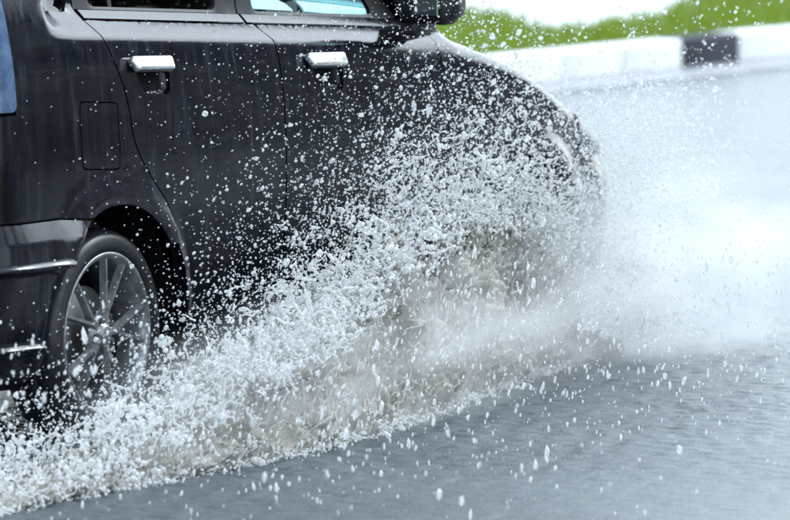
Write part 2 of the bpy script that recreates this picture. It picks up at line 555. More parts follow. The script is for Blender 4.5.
def panel_data(outline, holes=(), step=0.02, res=0.03, dfun=None, off=0.0, flange=0.014, fine_z=None, fun=surf):
    loops = [densify(outline, step)] + [densify(h, step) for h in holes]
    pts = []; edges = []
    for lp in loops:
        b = len(pts); pts += [tuple(p) for p in lp]
        edges += [(b + i, b + (i + 1) % len(lp)) for i in range(len(lp))]
    nb_ = len(pts)
    mn, mx = loops[0].min(0), loops[0].max(0)
    gx = np.arange(mn[0] + res * 0.5, mx[0], res)
    gz = [np.arange(mn[1] + res * 0.5, mx[1], res)]
    gz = gz[0]
    if fine_z is not None:
        gz = np.concatenate([gz[(gz < fine_z[0]) | (gz > fine_z[1])], np.arange(fine_z[0], fine_z[1], fine_z[2])])
    X, Y = [a.ravel() for a in np.meshgrid(gx, gz)]
    ok = in_poly(X, Y, loops[0])
    for h in loops[1:]: ok &= ~in_poly(X, Y, h)
    # keep a margin from the edges
    allb = np.array(pts)
    X, Y = X[ok], Y[ok]
    marg = min(res, fine_z[2] if fine_z else res) * 0.45
    dmin = np.full(len(X), 9.0)
    for i in range(0, len(allb)):
        dmin = np.minimum(dmin, np.hypot(X - allb[i, 0], Y - allb[i, 1]))
    X, Y = X[dmin > marg], Y[dmin > marg]
    allp = [Vector(p) for p in pts] + [Vector((a, b)) for a, b in zip(X, Y)]
    vo, eo, fo, ov, oe, of = delaunay_2d_cdt(allp, edges, [], 0, 1e-6)
    V = np.array([tuple(p) for p in vo]); T = np.array([f for f in fo if len(f) == 3])
    c = V[T].mean(1)
    ok = in_poly(c[:, 0], c[:, 1], loops[0])
    for h in loops[1:]: ok &= ~in_poly(c[:, 0], c[:, 1], h)
    T = T[ok]
    ea, eb, ec = V[T[:, 0]], V[T[:, 1]], V[T[:, 2]]
    ar = abs((eb[:, 0] - ea[:, 0]) * (ec[:, 1] - ea[:, 1]) - (eb[:, 1] - ea[:, 1]) * (ec[:, 0] - ea[:, 0]))
    lmax = np.maximum(np.maximum(np.hypot(*(eb - ea).T), np.hypot(*(ec - eb).T)), np.hypot(*(ea - ec).T))
    T = T[ar / lmax > 6e-5]
    d = off + (dfun(V[:, 0], V[:, 1]) if dfun is not None else 0.0)
    co = fun(V[:, 0], V[:, 1], d)
    # orient outward (-y side)
    a, b, c3 = co[T[:, 0]], co[T[:, 1]], co[T[:, 2]]
    nn = np.cross(b - a, c3 - a).sum(0)
    hm = np.interp(V[:, 0].mean(), SG, ph)
    if nn @ np.array([math.sin(hm), -math.cos(hm), 0]) < 0: T = T[:, ::-1]
    # flange along the border edges
    e = np.concatenate([T[:, [0, 1]], T[:, [1, 2]], T[:, [2, 0]]])
    key = {}
    for u, w in e: key[(u, w)] = 1
    bord = [(u, w) for (u, w) in key if (w, u) not in key]
    bi = sorted({u for p in bord for u in p})
    mp = {u: len(co) + i for i, u in enumerate(bi)}
    inner = fun(V[bi, 0], V[bi, 1], (d[bi] if np.ndim(d) else d) - flange)
    co2 = np.concatenate([co, inner])
    quads = [(w, u, mp[u], mp[w]) for u, w in bord]
    return co2, [tuple(t) for t in T], quads

def panel(name, outline, mat, parent=None, mirror='copy', both=False, **kw):
    """mirror: None, 'copy' (a second part on the far side) or 'join' (one part across the car)"""
    co, T, Q = panel_data(outline, **kw)
    def build(co, T, Q, nm):
        me = bpy.data.meshes.new(nm)
        me.from_pydata([tuple(c) for c in co], [], list(T) + list(Q))
        sm = np.ones(len(me.polygons), bool)
        me.polygons.foreach_set('use_smooth', sm)
        ns = len(T)
        qe = set()
        for (a, b, c, d) in Q: qe.add((min(a, b), max(a, b)))
        att = me.attributes.new('sharp_edge', 'BOOLEAN', 'EDGE')
        ev = np.zeros(len(me.edges) * 2, np.int32); me.edges.foreach_get('vertices', ev); ev = ev.reshape(-1, 2)
        att.data.foreach_set('value', np.array([(min(a, b), max(a, b)) in qe for a, b in ev], bool))
        me.update()
        return me
    m2 = co * np.array([1, -1, 1])
    T2 = [t[::-1] for t in T]; Q2 = [t[::-1] for t in Q]
    if mirror == 'join':
        n = len(co)
        c = np.concatenate([co, m2])
        return obj(name, build(c, T + [tuple(i + n for i in t) for t in T2], Q + [tuple(i + n for i in t) for t in Q2], name), mat, parent or car)
    o = obj(name, build(co, T, Q, name), mat, parent or car)
    if mirror == 'copy':
        o2 = obj(name, build(m2, T2, Q2, name), mat, parent or car)
        return o, o2
    return o

def zb(s): return 1.150 - 0.055 * (s + 0.05)            # bottom of the bright shoulder
def zm(s): return 1.190 - 0.055 * (np.clip(s, -0.2, 2.1) + 0.05)            # foot of the bright belt moulding
def zw(s): return 1.214 - 0.055 * (np.clip(s, -0.2, 2.1) + 0.05)            # foot of the side glass
G = 0.0035
RA = 0.375                                   # wheel arch radius
AC = (0.012, 0.292)
# ---- rear quarter panel with the hole of the quarter window
gap = [(0.371, 0.535), (0.322, 0.600), (0.277, 0.661), (0.195, 0.738), (0.148, 0.785), (0.119, 0.828), (0.104, 0.870), (0.098, 0.914), (0.072, 1.00), (0.019, 1.10), (-0.012, 1.155), (-0.030, 1.195), (-0.036, 1.24), (-0.036, 1.56)]
archq = arc(AC, RA, 100, 148, 10)
qwin = rounded([(-0.275, 1.225), (-0.06, 1.207), (-0.064, 1.50), (-0.40, 1.50), (-0.36, 1.36)], 0.05)
aend = math.degrees(math.asin((0.535 - AC[1]) / RA))
quarter = arc(AC, RA, aend, 112, 14) + [(-0.16, 0.640), (-0.30, 0.650), (-0.47, 0.650), (-0.70, 0.650), (-0.70, 0.945)] \
    + [(-0.50, 0.945), (-0.50, 1.10), (-0.49, 1.5), (-0.49, 1.585), (-0.30, 1.59), (-0.036, 1.59)] + [(x - G, z) for x, z in gap[::-1]]
fuel_hole = rounded([(-0.172, 0.775), (0.033, 0.763), (0.034, 0.955), (-0.172, 0.967)], 0.022)
fuel = rounded([(-0.168, 0.779), (0.029, 0.767), (0.030, 0.951), (-0.168, 0.963)], 0.020)
panel('rear_quarter_panel', quarter, PAINT, holes=[qwin, fuel_hole], res=0.03, fine_z=(1.08, 1.22, 0.010))
panel('fuel_door', fuel, PAINT, mirror=None, res=0.03)
panel('quarter_window', rounded([(-0.285, 1.215), (-0.05, 1.197), (-0.054, 1.51), (-0.41, 1.51), (-0.37, 1.36)], 0.05), GLASS_DARK, off=-0.016, flange=0.004, res=0.05)

# ---- doors
def door_handle(parent, sgn, s0, z0):
    """chrome pull flap above a scooped cup"""
    b = rbox(0.215, 0.030, 0.044, 0.012, 4)
    for v in b.verts:                         # slight bow
        v.co.y -= 0.010 * (1 - (v.co.x / 0.11) ** 2)
        if v.co.z < 0: v.co.x *= 0.92
    me = bm_mesh('handle', b, True)
    p = surf(s0 + 0.108, z0, 0.016)
    o = obj('handle', me, CHROME, parent)
    o.location = (p[0], p[1] * sgn, p[2]); o.rotation_euler = (math.radians(-32) * sgn, math.radians(2), 0)
    

def cup(s0, z0):
    return rounded([(s0 + 0.075, z0 - 0.082), (s0 + 0.222, z0 - 0.092), (s0 + 0.224, z0 - 0.012), (s0 + 0.035, z0 - 0.006)], 0.025)
def cup_depth(s0, z0):
    def f(s, z):
        u = (s - (s0 + 0.130)) / 0.100; w = (z - (z0 - 0.048)) / 0.048
        return -0.034 * np.clip(1 - np.maximum(abs(u) ** 2.2, abs(w) ** 2.2), 0, 1) ** 0.8
    return f

def make_door(outline, name, hs, hz):
    hole = cup(hs, hz)
    for sgn, o in zip((1, -1), panel(name, outline, PAINT, holes=[hole], res=0.028, fine_z=(1.05, 1.22, 0.009))):
        # cup and handle are the door's own pieces
        co, T, Q = panel_data(hole, res=0.012, dfun=cup_depth(hs, hz), flange=0.002)
        co = co * np.array([1, sgn, 1])
        if sgn < 0: T = [t[::-1] for t in T]; Q = [t[::-1] for t in Q]
        me = mesh_list('handle_cup', co, T + Q); obj('handle_cup', me, PAINT, o)
        door_handle(o, sgn, hs, hz)

seam = [(0.90, 1.167), (0.925, 1.125), (0.955, 1.09), (0.966, 1.04), (0.968, 0.8), (0.962, 0.5), (0.955, 0.275)]
rd_bottom = [(0.42, 0.275)]
rdoor = [(x + G, z) for x, z in gap[:12]]
archd = [p for p in arc(AC, RA + 0.022, -2, math.degrees(math.asin((0.52 - AC[1]) / (RA + 0.022))), 12)]
rear_door = archd + rdoor[1:] + [(s, float(zm(s))) for s in (0.1, 0.3, 0.5, 0.7)] + [(0.885, float(zm(0.885)))] + [(x - G, z) for x, z in seam]
make_door(rear_door, 'rear_door', 0.105, 1.052)
FD1 = 1.955
front_door = [(x + G, z) for x, z in seam[::-1]] + [(0.893, float(zm(0.885)))] + [(s, float(zm(s))) for s in (1.1, 1.3, 1.5, 1.7)] + [(1.86, float(zm(1.86))), (1.925, 1.09), (FD1, 1.04), (FD1 + 0.01, 0.8), (FD1, 0.5), (FD1 - 0.03, 0.275)]
make_door(front_door, 'front_door', 1.112, 1.016)
# bright mouldings along the belt
for s0_, s1_, nm in ((-0.020, 0.870, 'rear_door_belt_moulding'), (0.886, 1.84, 'front_door_belt_moulding')):
    ms = np.linspace(s0_, s1_, 8)
    panel(nm, [(x, float(zm(x)) + 0.003) for x in ms] + [(x, float(zw(x)) + 0.002) for x in ms[::-1]], PAINT, off=0.006, res=0.009, step=0.012, flange=0.014)
# window frames: rings above the shoulder
rf_out = [(-0.030, float(zw(-0.03)) + 0.004), (0.875, float(zw(0.875)) + 0.004), (0.872, 1.58), (-0.030, 1.59)]
rf_in = rounded([(0.052, float(zw(0.05)) + 0.012), (0.765, float(zw(0.765)) + 0.012), (0.765, 1.53), (0.015, 1.535)], 0.035)
ff_out = [(0.883, float(zw(0.883)) + 0.004), (1.84, float(zw(1.84)) + 0.004), (1.70, 1.235), (1.34, 1.50), (1.18, 1.58), (0.880, 1.58)]
ff_in = rounded([(0.972, float(zw(0.97)) + 0.012), (1.70, float(zw(1.7)) + 0.012), (1.62, 1.225), (1.30, 1.46), (1.17, 1.53), (0.970, 1.53)], 0.03)
panel('rear_door_window_frame', rf_out, TRIM, holes=[rf_in], res=0.03)
panel('front_door_window_frame', ff_out, TRIM, holes=[ff_in], res=0.03)
def grow(p, d):
    c = np.mean(p, 0); return [tuple(np.array(q) + (np.array(q) - c) / np.linalg.norm(np.array(q) - c) * d) for q in p]
panel('rear_door_window', grow(rf_in, 0.008), GLASS_DARK, off=-0.012, flange=0.004, res=0.06)
panel('front_door_window', grow(ff_in, 0.008), GLASS_TEAL, off=-0.012, flange=0.004, res=0.06)
# quarter glass divider inside the rear door window
panel('window_divider', [(0.175, float(zw(0.17)) + 0.008), (0.195, float(zw(0.19)) + 0.008), (0.185, 1.535), (0.165, 1.535)], TRIM, off=-0.008, res=0.03)

# ---- sill, fender
sill = [(0.40, 0.175), (2.16, 0.175), (2.17, 0.268), (0.405, 0.268)]
panel('sill', sill, PAINT, res=0.04)
AF = (2.562, 0.292)
fs0 = [2.0, 2.1, 2.2, 2.35, 2.5, 2.65, 2.8, 2.92]
fender = [(FD1 - 0.026, 0.275), (FD1 + 0.004, 0.5), (FD1 + 0.014, 0.8), (FD1 + 0.004, 1.04), (1.93, 1.088)] + [(s, float(ftop(s))) for s in fs0] \
    + [(2.94, 0.745), (2.92, 0.64), (AF[0] + RA * 0.62, AF[1] + RA * 0.785)] + arc(AF, RA, 50, 180, 22)[1:] + [(2.18, 0.275)]
panel('front_fender', fender, PAINT, res=0.03)
# ---- headlights, front bumper, grille, bonnet
hl = rounded([(2.945, 0.645), (2.965, 0.755), (3.02, 0.775), (3.30, 0.70), (3.46, 0.685), (3.42, 0.60), (3.1, 0.625)], 0.03)
panel('headlight', hl, HEAD_LENS, res=0.035, off=0.004, flange=0.03)
SFc = S_FRONT
fb = arc(AF, RA + 0.004, 0, 49, 8) + [(2.918, 0.632), (3.1, 0.615), (3.43, 0.59), (3.60, 0.59), (3.60, 0.50), (SFc, 0.50), (SFc, 0.20), (2.95, 0.20)]
def fb_d(s, z): return 0.020 * ss(0.62, 0.52, z) * ss(2.85, 3.1, s) - 0.0 * s
panel('front_bumper', fb, PAINT, mirror='join', res=0.04, dfun=fb_d)
panel('grille', [(3.47, 0.60), (3.61, 0.59), (3.61, 0.51), (SFc, 0.51), (SFc, 0.69), (3.48, 0.69)], TRIM, mirror='join', res=0.05, off=-0.02)
hs = np.array([1.95, 2.05, 2.15, 2.25, 2.35, 2.45, 2.55, 2.65, 2.75, 2.85, 2.95, 3.1, 3.25, 3.42, 3.6, SFc])
E0 = surf(hs, ftop(hs) + 0.003, 0.0)
V, Q = [], []
nt = 20
for i, e in enumerate(E0):
    for j in range(nt + 1):
        t = j / nt
        y = e[1] * (1 - 2 * t)
        u = 1 - abs(2 * t - 1) ** 2.6
        z = e[2] + 0.042 * u + 0.022 * math.sin(math.pi * min(1, i / 9.0)) * u
        x = e[0] + 0.02 * u * (i > 9)
        V.append((x, y, z))
for i in range(len(E0) - 1):
    for j in range(nt):
        a = i * (nt + 1) + j
        Q.append((a, a + nt + 1, a + nt + 2, a + 1))
bonnet = obj('bonnet', mesh_list('bonnet', V, Q), PAINT, car)
md = bonnet.modifiers.new('thick', 'SOLIDIFY'); md.thickness = 0.012; md.offset = 0

# ---- windscreen, roof, tailgate, rear glass, lamps
def quadgrid(name, c, nx, ny, bulge, mat, thick=0.006):
    """c: four corners (b-left, b-right, t-right, t-left)"""
    c = [np.array(p, float) for p in c]
    nrm = np.cross(c[1] - c[0], c[3] - c[0]); nrm /= np.linalg.norm(nrm)
    V, Q = [], []
    for i in range(ny + 1):
        for j in range(nx + 1):
            u, w = j / nx, i / ny
            p = (c[0] * (1 - u) + c[1] * u) * (1 - w) + (c[3] * (1 - u) + c[2] * u) * w
            V.append(p + nrm * bulge * (1 - (2 * u - 1) ** 2))
    for i in range(ny):
        for j in range(nx):
            a = i * (nx + 1) + j; Q.append((a, a + 1, a + nx + 2, a + nx + 1))
    o = obj(name, mesh_list(name, V, Q), mat, car)
    m = o.modifiers.new('thick', 'SOLIDIFY'); m.thickness = thick
    return o
quadgrid('windscreen', [(1.99, -0.70, 1.12), (1.99, 0.70, 1.12), (1.20, 0.60, 1.60), (1.20, -0.60, 1.60)], 14, 8, 0.05, GLASS_CLEAR)
for sg in (-1, 1):
    a, b = np.array([1.98, sg * 0.735, 1.085]), np.array([1.19, sg * 0.632, 1.60])
    bm = bmesh.new(); bmesh.ops.create_cone(bm, cap_ends=True, segments=10, radius1=0.045, radius2=0.04, depth=float(np.linalg.norm(b - a)))
    bmesh.ops.rotate(bm, verts=bm.verts, cent=(0, 0, 0), matrix=Vector(b - a).to_track_quat('Z', 'Y').to_matrix())
    bmesh.ops.translate(bm, verts=bm.verts, vec=(a + b) / 2)
    obj('windscreen_pillar', bm_mesh('windscreen_pillar', bm, True), PAINT, car)
bm = rbox(0.16, 1.36, 0.03, 0.01, 2, (1.99, 0, 1.095)); obj('cowl', bm_mesh('cowl', bm), TRIM, car)
rs = np.array([1.22, 1.1, 0.9, 0.6, 0.3, 0.0, -0.2, -0.4, -0.55, -0.66])
V, Q = [], []
for i, s in enumerate(rs):
    ez = 1.585 if s > -0.5 else 1.575
    e = surf(min(s, 1.18) if s > -0.4 else s, ez, 0.006); e = np.array([s, e[1], ez])
    if s < -0.5: e[1] = surf(-0.46, ez)[1] + (0.02 if s > -0.6 else 0.06)
    for j in range(17):
        t = j / 16; u = 1 - abs(2 * t - 1) ** 3
        V.append((e[0], e[1] * (1 - 2 * t), e[2] + 0.055 * u - (0.02 * u if s > 1.15 else 0)))
for i in range(len(rs) - 1):
    for j in range(16):
        a = i * 17 + j; Q.append((a, a + 1, a + 18, a + 17))
roof = obj('roof', mesh_list('roof', V, Q), PAINT, car)
m = roof.modifiers.new('thick', 'SOLIDIFY'); m.thickness = 0.03
SR = S_REAR
tg = [(SR, 0.655), (-0.705, 0.655), (-0.705, 0.95), (-0.70, 1.58), (SR, 1.59)]
tw = rounded([(SR - 0.0, 1.08), (-0.80, 1.10), (-0.80, 1.50), (SR - 0.0, 1.52)], 0.02)
panel('tailgate', [(SR, 0.655), (-0.705, 0.655), (-0.705, 0.95), (-0.70, 1.58), (SR, 1.59), (SR, 1.52), (-0.80, 1.50), (-0.80, 1.10), (SR, 1.08)], PAINT, mirror='join', res=0.05)
panel('rear_window', [(SR, 1.075), (-0.79, 1.09), (-0.79, 1.51), (SR, 1.53)], GLASS_DARK, mirror='join', res=0.06, off=-0.012, flange=0.003)
lampo = rounded([(-0.695, 0.955), (-0.505, 0.955), (-0.505, 1.12), (-0.495, 1.56), (-0.695, 1.56)], 0.025)
for o in panel('tail_lamp', lampo, LAMP_LENS, res=0.03, off=0.008, flange=0.03): o['label'] = 'tall tail lamp, its blue sky reflection put into the lens colour'

# ---- rear bumper: sloping shelf, step, grooved face
def rb_d(s, z):
    up_ = np.interp(z, [0.15, 0.20, 0.285, 0.290, 0.295, 0.307, 0.505, 0.517, 0.521, 0.533, 0.59, 0.65], [-0.04, 0.0, 0.012, 0.020, 0.020, 0.002, 0.004, 0.054, 0.058, 0.042, 0.031, 0.004])
    return up_ * ss(-0.05, -0.25, s)
rb = [(SR, 0.645), (-0.47, 0.645), (-0.30, 0.645), (-0.165, 0.634)] + arc(AC, RA + 0.004, 116, 197, 16) + [(-0.40, 0.175), (SR, 0.175)]
panel('rear_bumper', rb, PAINT, mirror='join', res=0.03, fine_z=(0.27, 0.60, 0.007), dfun=rb_d)

# ---- inner body, wheel wells, floor
inner = [(SR, 0.22), (SR, 0.66), (-0.70, 0.70), (-0.46, 0.72), (-0.45, 1.17), (0.5, 1.16), (1.85, 1.05), (2.3, 0.96), (2.8, 0.82), (3.3, 0.62), (SFc, 0.62), (SFc, 0.25)]
w0 = arc(AC, RA + 0.02, 0, 360, 30)[:-1]; w1 = arc(AF, RA + 0.02, 0, 360, 30)[:-1]
w0 = [(a, max(b, 0.225)) for a, b in arc(AC, RA + 0.02, -10, 190, 24)]; w1 = [(a, max(b, 0.255)) for a, b in arc(AF, RA + 0.02, -6, 186, 24)]
panel('inner_body', inner, BLACKGAP, holes=[w0, w1], mirror='join', res=0.06, off=-0.022, flange=0.01)
bm = rbox(XF - XR - 0.35, 1.45, 0.04, 0.0, 1, ((XF + XR) / 2 - 0.02, 0, 0.235)); obj('floor_pan', bm_mesh('floor_pan', bm), BLACKGAP, car)
for wx in WHEELS:
    for sg in (-1, 1):
        vs_, fs_ = [], []
        nseg = 20
        for i in range(nseg + 1):
            a = math.radians(-15 + 210 * i / nseg)
            for y in (0.80, 0.52):
                vs_.append((wx + 0.012 + (RA + 0.012) * math.cos(a), sg * y, 0.292 + (RA + 0.012) * math.sin(a)))
        for i in range(nseg): fs_.append((2 * i, 2 * i + 1, 2 * i + 3, 2 * i + 2))
        fs_.append(tuple(2 * i + 1 for i in range(nseg + 1)))
        obj('wheel_well', mesh_list('wheel_well', vs_, fs_, False), BLACKGAP, car)

# ---- wheels
TY = [(0.208, 0.060), (0.220, 0.078), (0.231, 0.090), (0.252, 0.096), (0.272, 0.092), (0.283, 0.082), (0.289, 0.066), (0.292, 0.050), (0.292, 0.030), (0.286, 0.028), (0.286, 0.020), (0.293, 0.018), (0.293, -0.018), (0.286, -0.020), (0.286, -0.028), (0.292, -0.030), (0.292, -0.055), (0.283, -0.082), (0.245, -0.095), (0.2, -0.08)]
tv, tf = lathe(TY, 72)
RIM = [(0.199, 0.058), (0.213, 0.082), (0.213, 0.088), (0.207, 0.090), (0.199, 0.084), (0.192, 0.070), (0.188, 0.035), (0.180, 0.0), (0.178, -0.06), (0.195, -0.075)]
rv, rf = lathe(RIM, 72)
def spoke_mesh():
    """five forked spokes and the hub as one casting"""
    bm = bmesh.new()
    def bar(p, q, w0, w1, t):
        p, q = Vector(p), Vector(q); d = (q - p).normalized(); nx = Vector((-d.z, 0, d.x)).normalized()
        vs_ = []
        for c, w in ((p, w0), (q, w1)):
            for sx, sy in ((-1, -1), (1, -1), (0.55, 1), (-0.55, 1)):
                vs_.append(bm.verts.new(c + nx * w * sx + Vector((0, t * sy, 0))))
        for i in range(4): bm.faces.new((vs_[i], vs_[(i + 1) % 4], vs_[4 + (i + 1) % 4], vs_[4 + i]))
        bm.faces.new(vs_[:4][::-1]); bm.faces.new(vs_[4:])
    for k in range(5):
        a = math.radians(90 + 72 * k + 8)
        def P3(r, da, y): return (r * math.cos(a + da), y, r * math.sin(a + da))
        bar(P3(0.03, 0, 0.062), P3(0.070, 0, 0.070), 0.016, 0.012, 0.012)
        bar(P3(0.050, 0, 0.069), P3(0.196, 0.24, 0.074), 0.0082, 0.0062, 0.010)
        bar(P3(0.050, 0, 0.069), P3(0.196, -0.24, 0.074), 0.0082, 0.0062, 0.010)
    return bm_mesh('spokes', bm)
SPK = spoke_mesh(); SPK.materials.append(ALLOY)
hv, hf = lathe([(0.0, 0.086), (0.020, 0.086), (0.027, 0.082), (0.029, 0.074), (0.050, 0.072), (0.058, 0.064), (0.060, 0.04), (0.0, 0.04)], 36)
dv, df = lathe([(0.0, 0.005), (0.13, 0.005), (0.132, 0.0), (0.132, -0.012), (0.0, -0.012)], 48)
bvv, bff = lathe([(0.176, -0.02), (0.0, -0.02)], 40)
TM, RM = mesh_list('tyre', tv, tf), mesh_list('rim', rv, rf)
HM, DM = mesh_list('hub_cap', hv, hf), mesh_list('brake_disc', dv, df)
for m_, mt in ((TM, TYRE), (RM, ALLOY), (HM, ALLOY), (DM, STEEL)): m_.materials.append(mt)
bmn = bmesh.new(); bmesh.ops.create_cone(bmn, cap_ends=True, segments=6, radius1=0.009, radius2=0.008, depth=0.016)
bmesh.ops.rotate(bmn, verts=bmn.verts, cent=(0, 0, 0), matrix=Matrix.Rotation(math.pi / 2, 3, 'X'))
NM = bm_mesh('wheel_nut', bmn); NM.materials.append(STEEL)
cal = bm_mesh('brake_caliper', rbox(0.05, 0.06, 0.12, 0.012, 2, (-0.105, -0.005, 0.0))); cal.materials.append(STEEL)
for wx in WHEELS:
    for sg in (-1, 1):
        w = bpy.data.objects.new('wheel', None); col.objects.link(w); w.parent = car
        w.location = (wx + 0.015, sg * 0.722, 0.298); w.scale = (1.02, 1, 1.02)
        w.rotation_euler = (0, RNG.uniform(-0.3, 0.3) if not (wx == 0 and sg < 0) else math.radians(-6), 0 if sg > 0 else math.pi)
        for nm, mm in (('tyre', TM), ('rim', RM), ('spokes', SPK), ('hub_cap', HM), ('brake_disc', DM), ('brake_caliper', cal)):
            c = bpy.data.objects.new(nm, mm); col.objects.link(c); c.parent = w
            if nm in ('rim', 'spokes'): c.scale = (1.075, 1, 1.075)
        for k in range(5):
            c = bpy.data.objects.new('wheel_nut', NM); col.objects.link(c); c.parent = w
            a = math.radians(90 + 72 * k + 44)
            c.location = (0.041 * math.cos(a), 0.076, 0.041 * math.sin(a))

# ---- door mirrors
def make_mirror(sg):
    r = bpy.data.objects.new('door_mirror', None); col.objects.link(r); r.parent = car
    r.location = (1.70, sg * 0.825, 1.112)
    bm = rbox(0.15, 0.205, 0.165, 0.06, 6)
    for v in bm.verts:
        if v.co.x > 0: v.co.y *= 0.86; v.co.z *= 0.86
        v.co.x += 0.25 * abs(v.co.y) * 0.2
    bmesh.ops.translate(bm, verts=bm.verts, vec=(0.0, sg * 0.110, 0.075))
    obj('housing', bm_mesh('housing', bm, True), TRIM, r)
    g_ = bm_mesh('mirror_glass', rbox(0.006, 0.135, 0.110, 0.002, 1, (0, 0, 0), Matrix.Rotation(math.radians(-14 * sg) * -1, 3, 'Z')))
    go = obj('mirror_glass', g_, MIRROR, r); go.location = (-0.077, sg * 0.112, 0.078)
    b = rbox(0.13, 0.16, 0.05, 0.02, 3, (0.02, sg * -0.0, -0.035))
    for v in b.verts: v.co.z += 0.25 * (abs(v.co.y) if v.co.y * sg > 0 else -abs(v.co.y))
    obj('foot', bm_mesh('foot', b, True), TRIM, r)
for sg in (-1, 1): make_mirror(sg)

# ---- cabin
def seat(x, y, w, name='front_seat'):
    e = bpy.data.objects.new(name, None); col.objects.link(e); e.parent = car; e.location = (x, y, 0.26)
    obj('cushion', bm_mesh('cushion', rbox(0.52, w, 0.20, 0.06, 4, (0.0, 0, 0.36)), True), SEAT, e)
    obj('backrest', bm_mesh('backrest', rbox(0.16, w, 0.66, 0.06, 4, (-0.33, 0, 0.72), Matrix.Rotation(math.radians(-3), 3, 'Y')), True), SEAT, e)
    n = 2 if w > 0.8 else 1
    for k in range(n):
        yy = (k - (n - 1) / 2) * 0.6
        obj('headrest', bm_mesh('headrest', rbox(0.10, 0.26, 0.17, 0.04, 4, (-0.37, yy, 1.13)), True), SEAT, e)
seat(1.25, -0.36, 0.50); seat(1.25, 0.36, 0.50); seat(0.35, 0.0, 1.25, 'rear_seat')
obj('dashboard', bm_mesh('dashboard', rbox(0.40, 1.38, 0.34, 0.08, 4, (1.86, 0, 0.93)), True), DASH, car)
sv, sf = [], []
for i in range(40):
    a = 2 * math.pi * i / 40
    for j in range(8):
        b = 2 * math.pi * j / 8
        r = 0.185 + 0.014 * math.cos(b)
        sv.append((0.014 * math.sin(b), r * math.cos(a), r * math.sin(a)))
for i in range(40):
    for j in range(8): sf.append((i * 8 + j, ((i + 1) % 40) * 8 + j, ((i + 1) % 40) * 8 + (j + 1) % 8, i * 8 + (j + 1) % 8))
sw = obj('steering_wheel', mesh_list('steering_wheel', sv, sf), TRIM, car); sw.location = (1.60, -0.36, 1.02); sw.rotation_euler = (0, math.radians(25), 0)
ob = obj('spoke', bm_mesh('spoke', rbox(0.02, 0.36, 0.05, 0.008, 2)), TRIM, sw)

# ================================================================== SPLASH
def Lout(a):            # how far out from the car the splash foot lies
    return np.interp(a, [-2.6, -1.6, 0.0, 0.7, 1.27, 2.25, 2.7, 3.3], [0.62, 0.64, 0.66, 0.55, 0.42, 0.22, 0.12, 0.08])
def Hcore(a):           # height of the dense water
    return np.interp(a, [-2.8, -1.7, -1.1, -0.55, 0.1, 0.6, 1.2, 1.9, 2.4, 2.8, 3.1], [0.015, 0.03, 0.055, 0.13, 0.30, 0.43, 0.54, 0.50, 0.28, 0.06, 0.0])
def fbm(p, octs=4):
    return noise.fractal(Vector(p), 0.9, 2.1, octs, noise_basis='PERLIN_ORIGINAL')

def points_to_mesh(name, pts, rad, voxel, mat, adapt=0.0):
    """fuse droplets and lumps into one liquid skin"""
    me = bpy.data.meshes.new(name + '_pts')
    me.vertices.add(len(pts)); me.vertices.foreach_set('co', np.asarray(pts, np.float32).ravel())
    at = me.attributes.new('rad', 'FLOAT', 'POINT'); at.data.foreach_set('value', np.asarray(rad, np.float32))
    o = bpy.data.objects.new(name + '_tmp', me); col.objects.link(o)
    ng = bpy.data.node_groups.new(name, 'GeometryNodeTree')
    ng.interface.new_socket('Geometry', in_out='INPUT', socket_type='NodeSocketGeometry')
    ng.interface.new_socket('Geometry', in_out='OUTPUT', socket_type='NodeSocketGeometry')
    n, l = ng.nodes, ng.links
    gi, go = n.new('NodeGroupInput'), n.new('NodeGroupOutput')
    ra = n.new('GeometryNodeInputNamedAttribute'); ra.data_type = 'FLOAT'; ra.inputs['Name'].default_value = 'rad'
    mp = n.new('GeometryNodeMeshToPoints')
    pv_ = n.new('GeometryNodePointsToVolume'); pv_.resolution_mode = 'VOXEL_SIZE'
    pv_.inputs['Voxel Size'].default_value = voxel
    vm = n.new('GeometryNodeVolumeToMesh'); vm.resolution_mode = 'GRID'
    vm.inputs['Threshold'].default_value = 0.1
    l.new(gi.outputs[0], mp.inputs['Mesh']); l.new(ra.outputs[0], mp.inputs['Radius'])
    l.new(mp.outputs[0], pv_.inputs['Points']); l.new(ra.outputs[0], pv_.inputs['Radius'])
    l.new(pv_.outputs[0], vm.inputs[0]); l.new(vm.outputs[0], go.inputs[0])
    md = o.modifiers.new('gn', 'NODES'); md.node_group = ng
    dg = bpy.context.evaluated_depsgraph_get()
    out = bpy.data.meshes.new_from_object(o.evaluated_get(dg))
    bpy.data.objects.remove(o)
    out.name = name
    out.polygons.foreach_set('use_smooth', np.ones(len(out.polygons), bool))
    out.materials.clear()
    return obj(name, out, mat)

# flow direction of the sheet: up, forward and outward
FLOW = F * 0.62 + np.array([0, 0, 0.70]) + N * 0.25; FLOW /= np.linalg.norm(FLOW)
E2 = np.cross(FLOW, N); E2 /= np.linalg.norm(E2); E3 = np.cross(FLOW, E2)
def flow_noise(P, s_along, s_across, seed, octs=3):
    a = P @ FLOW * s_along; b = P @ E2 * s_across; c = P @ E3 * s_across
    return np.array([fbm((x + seed, y - seed, z), octs) for x, y, z in zip(a, b, c)])

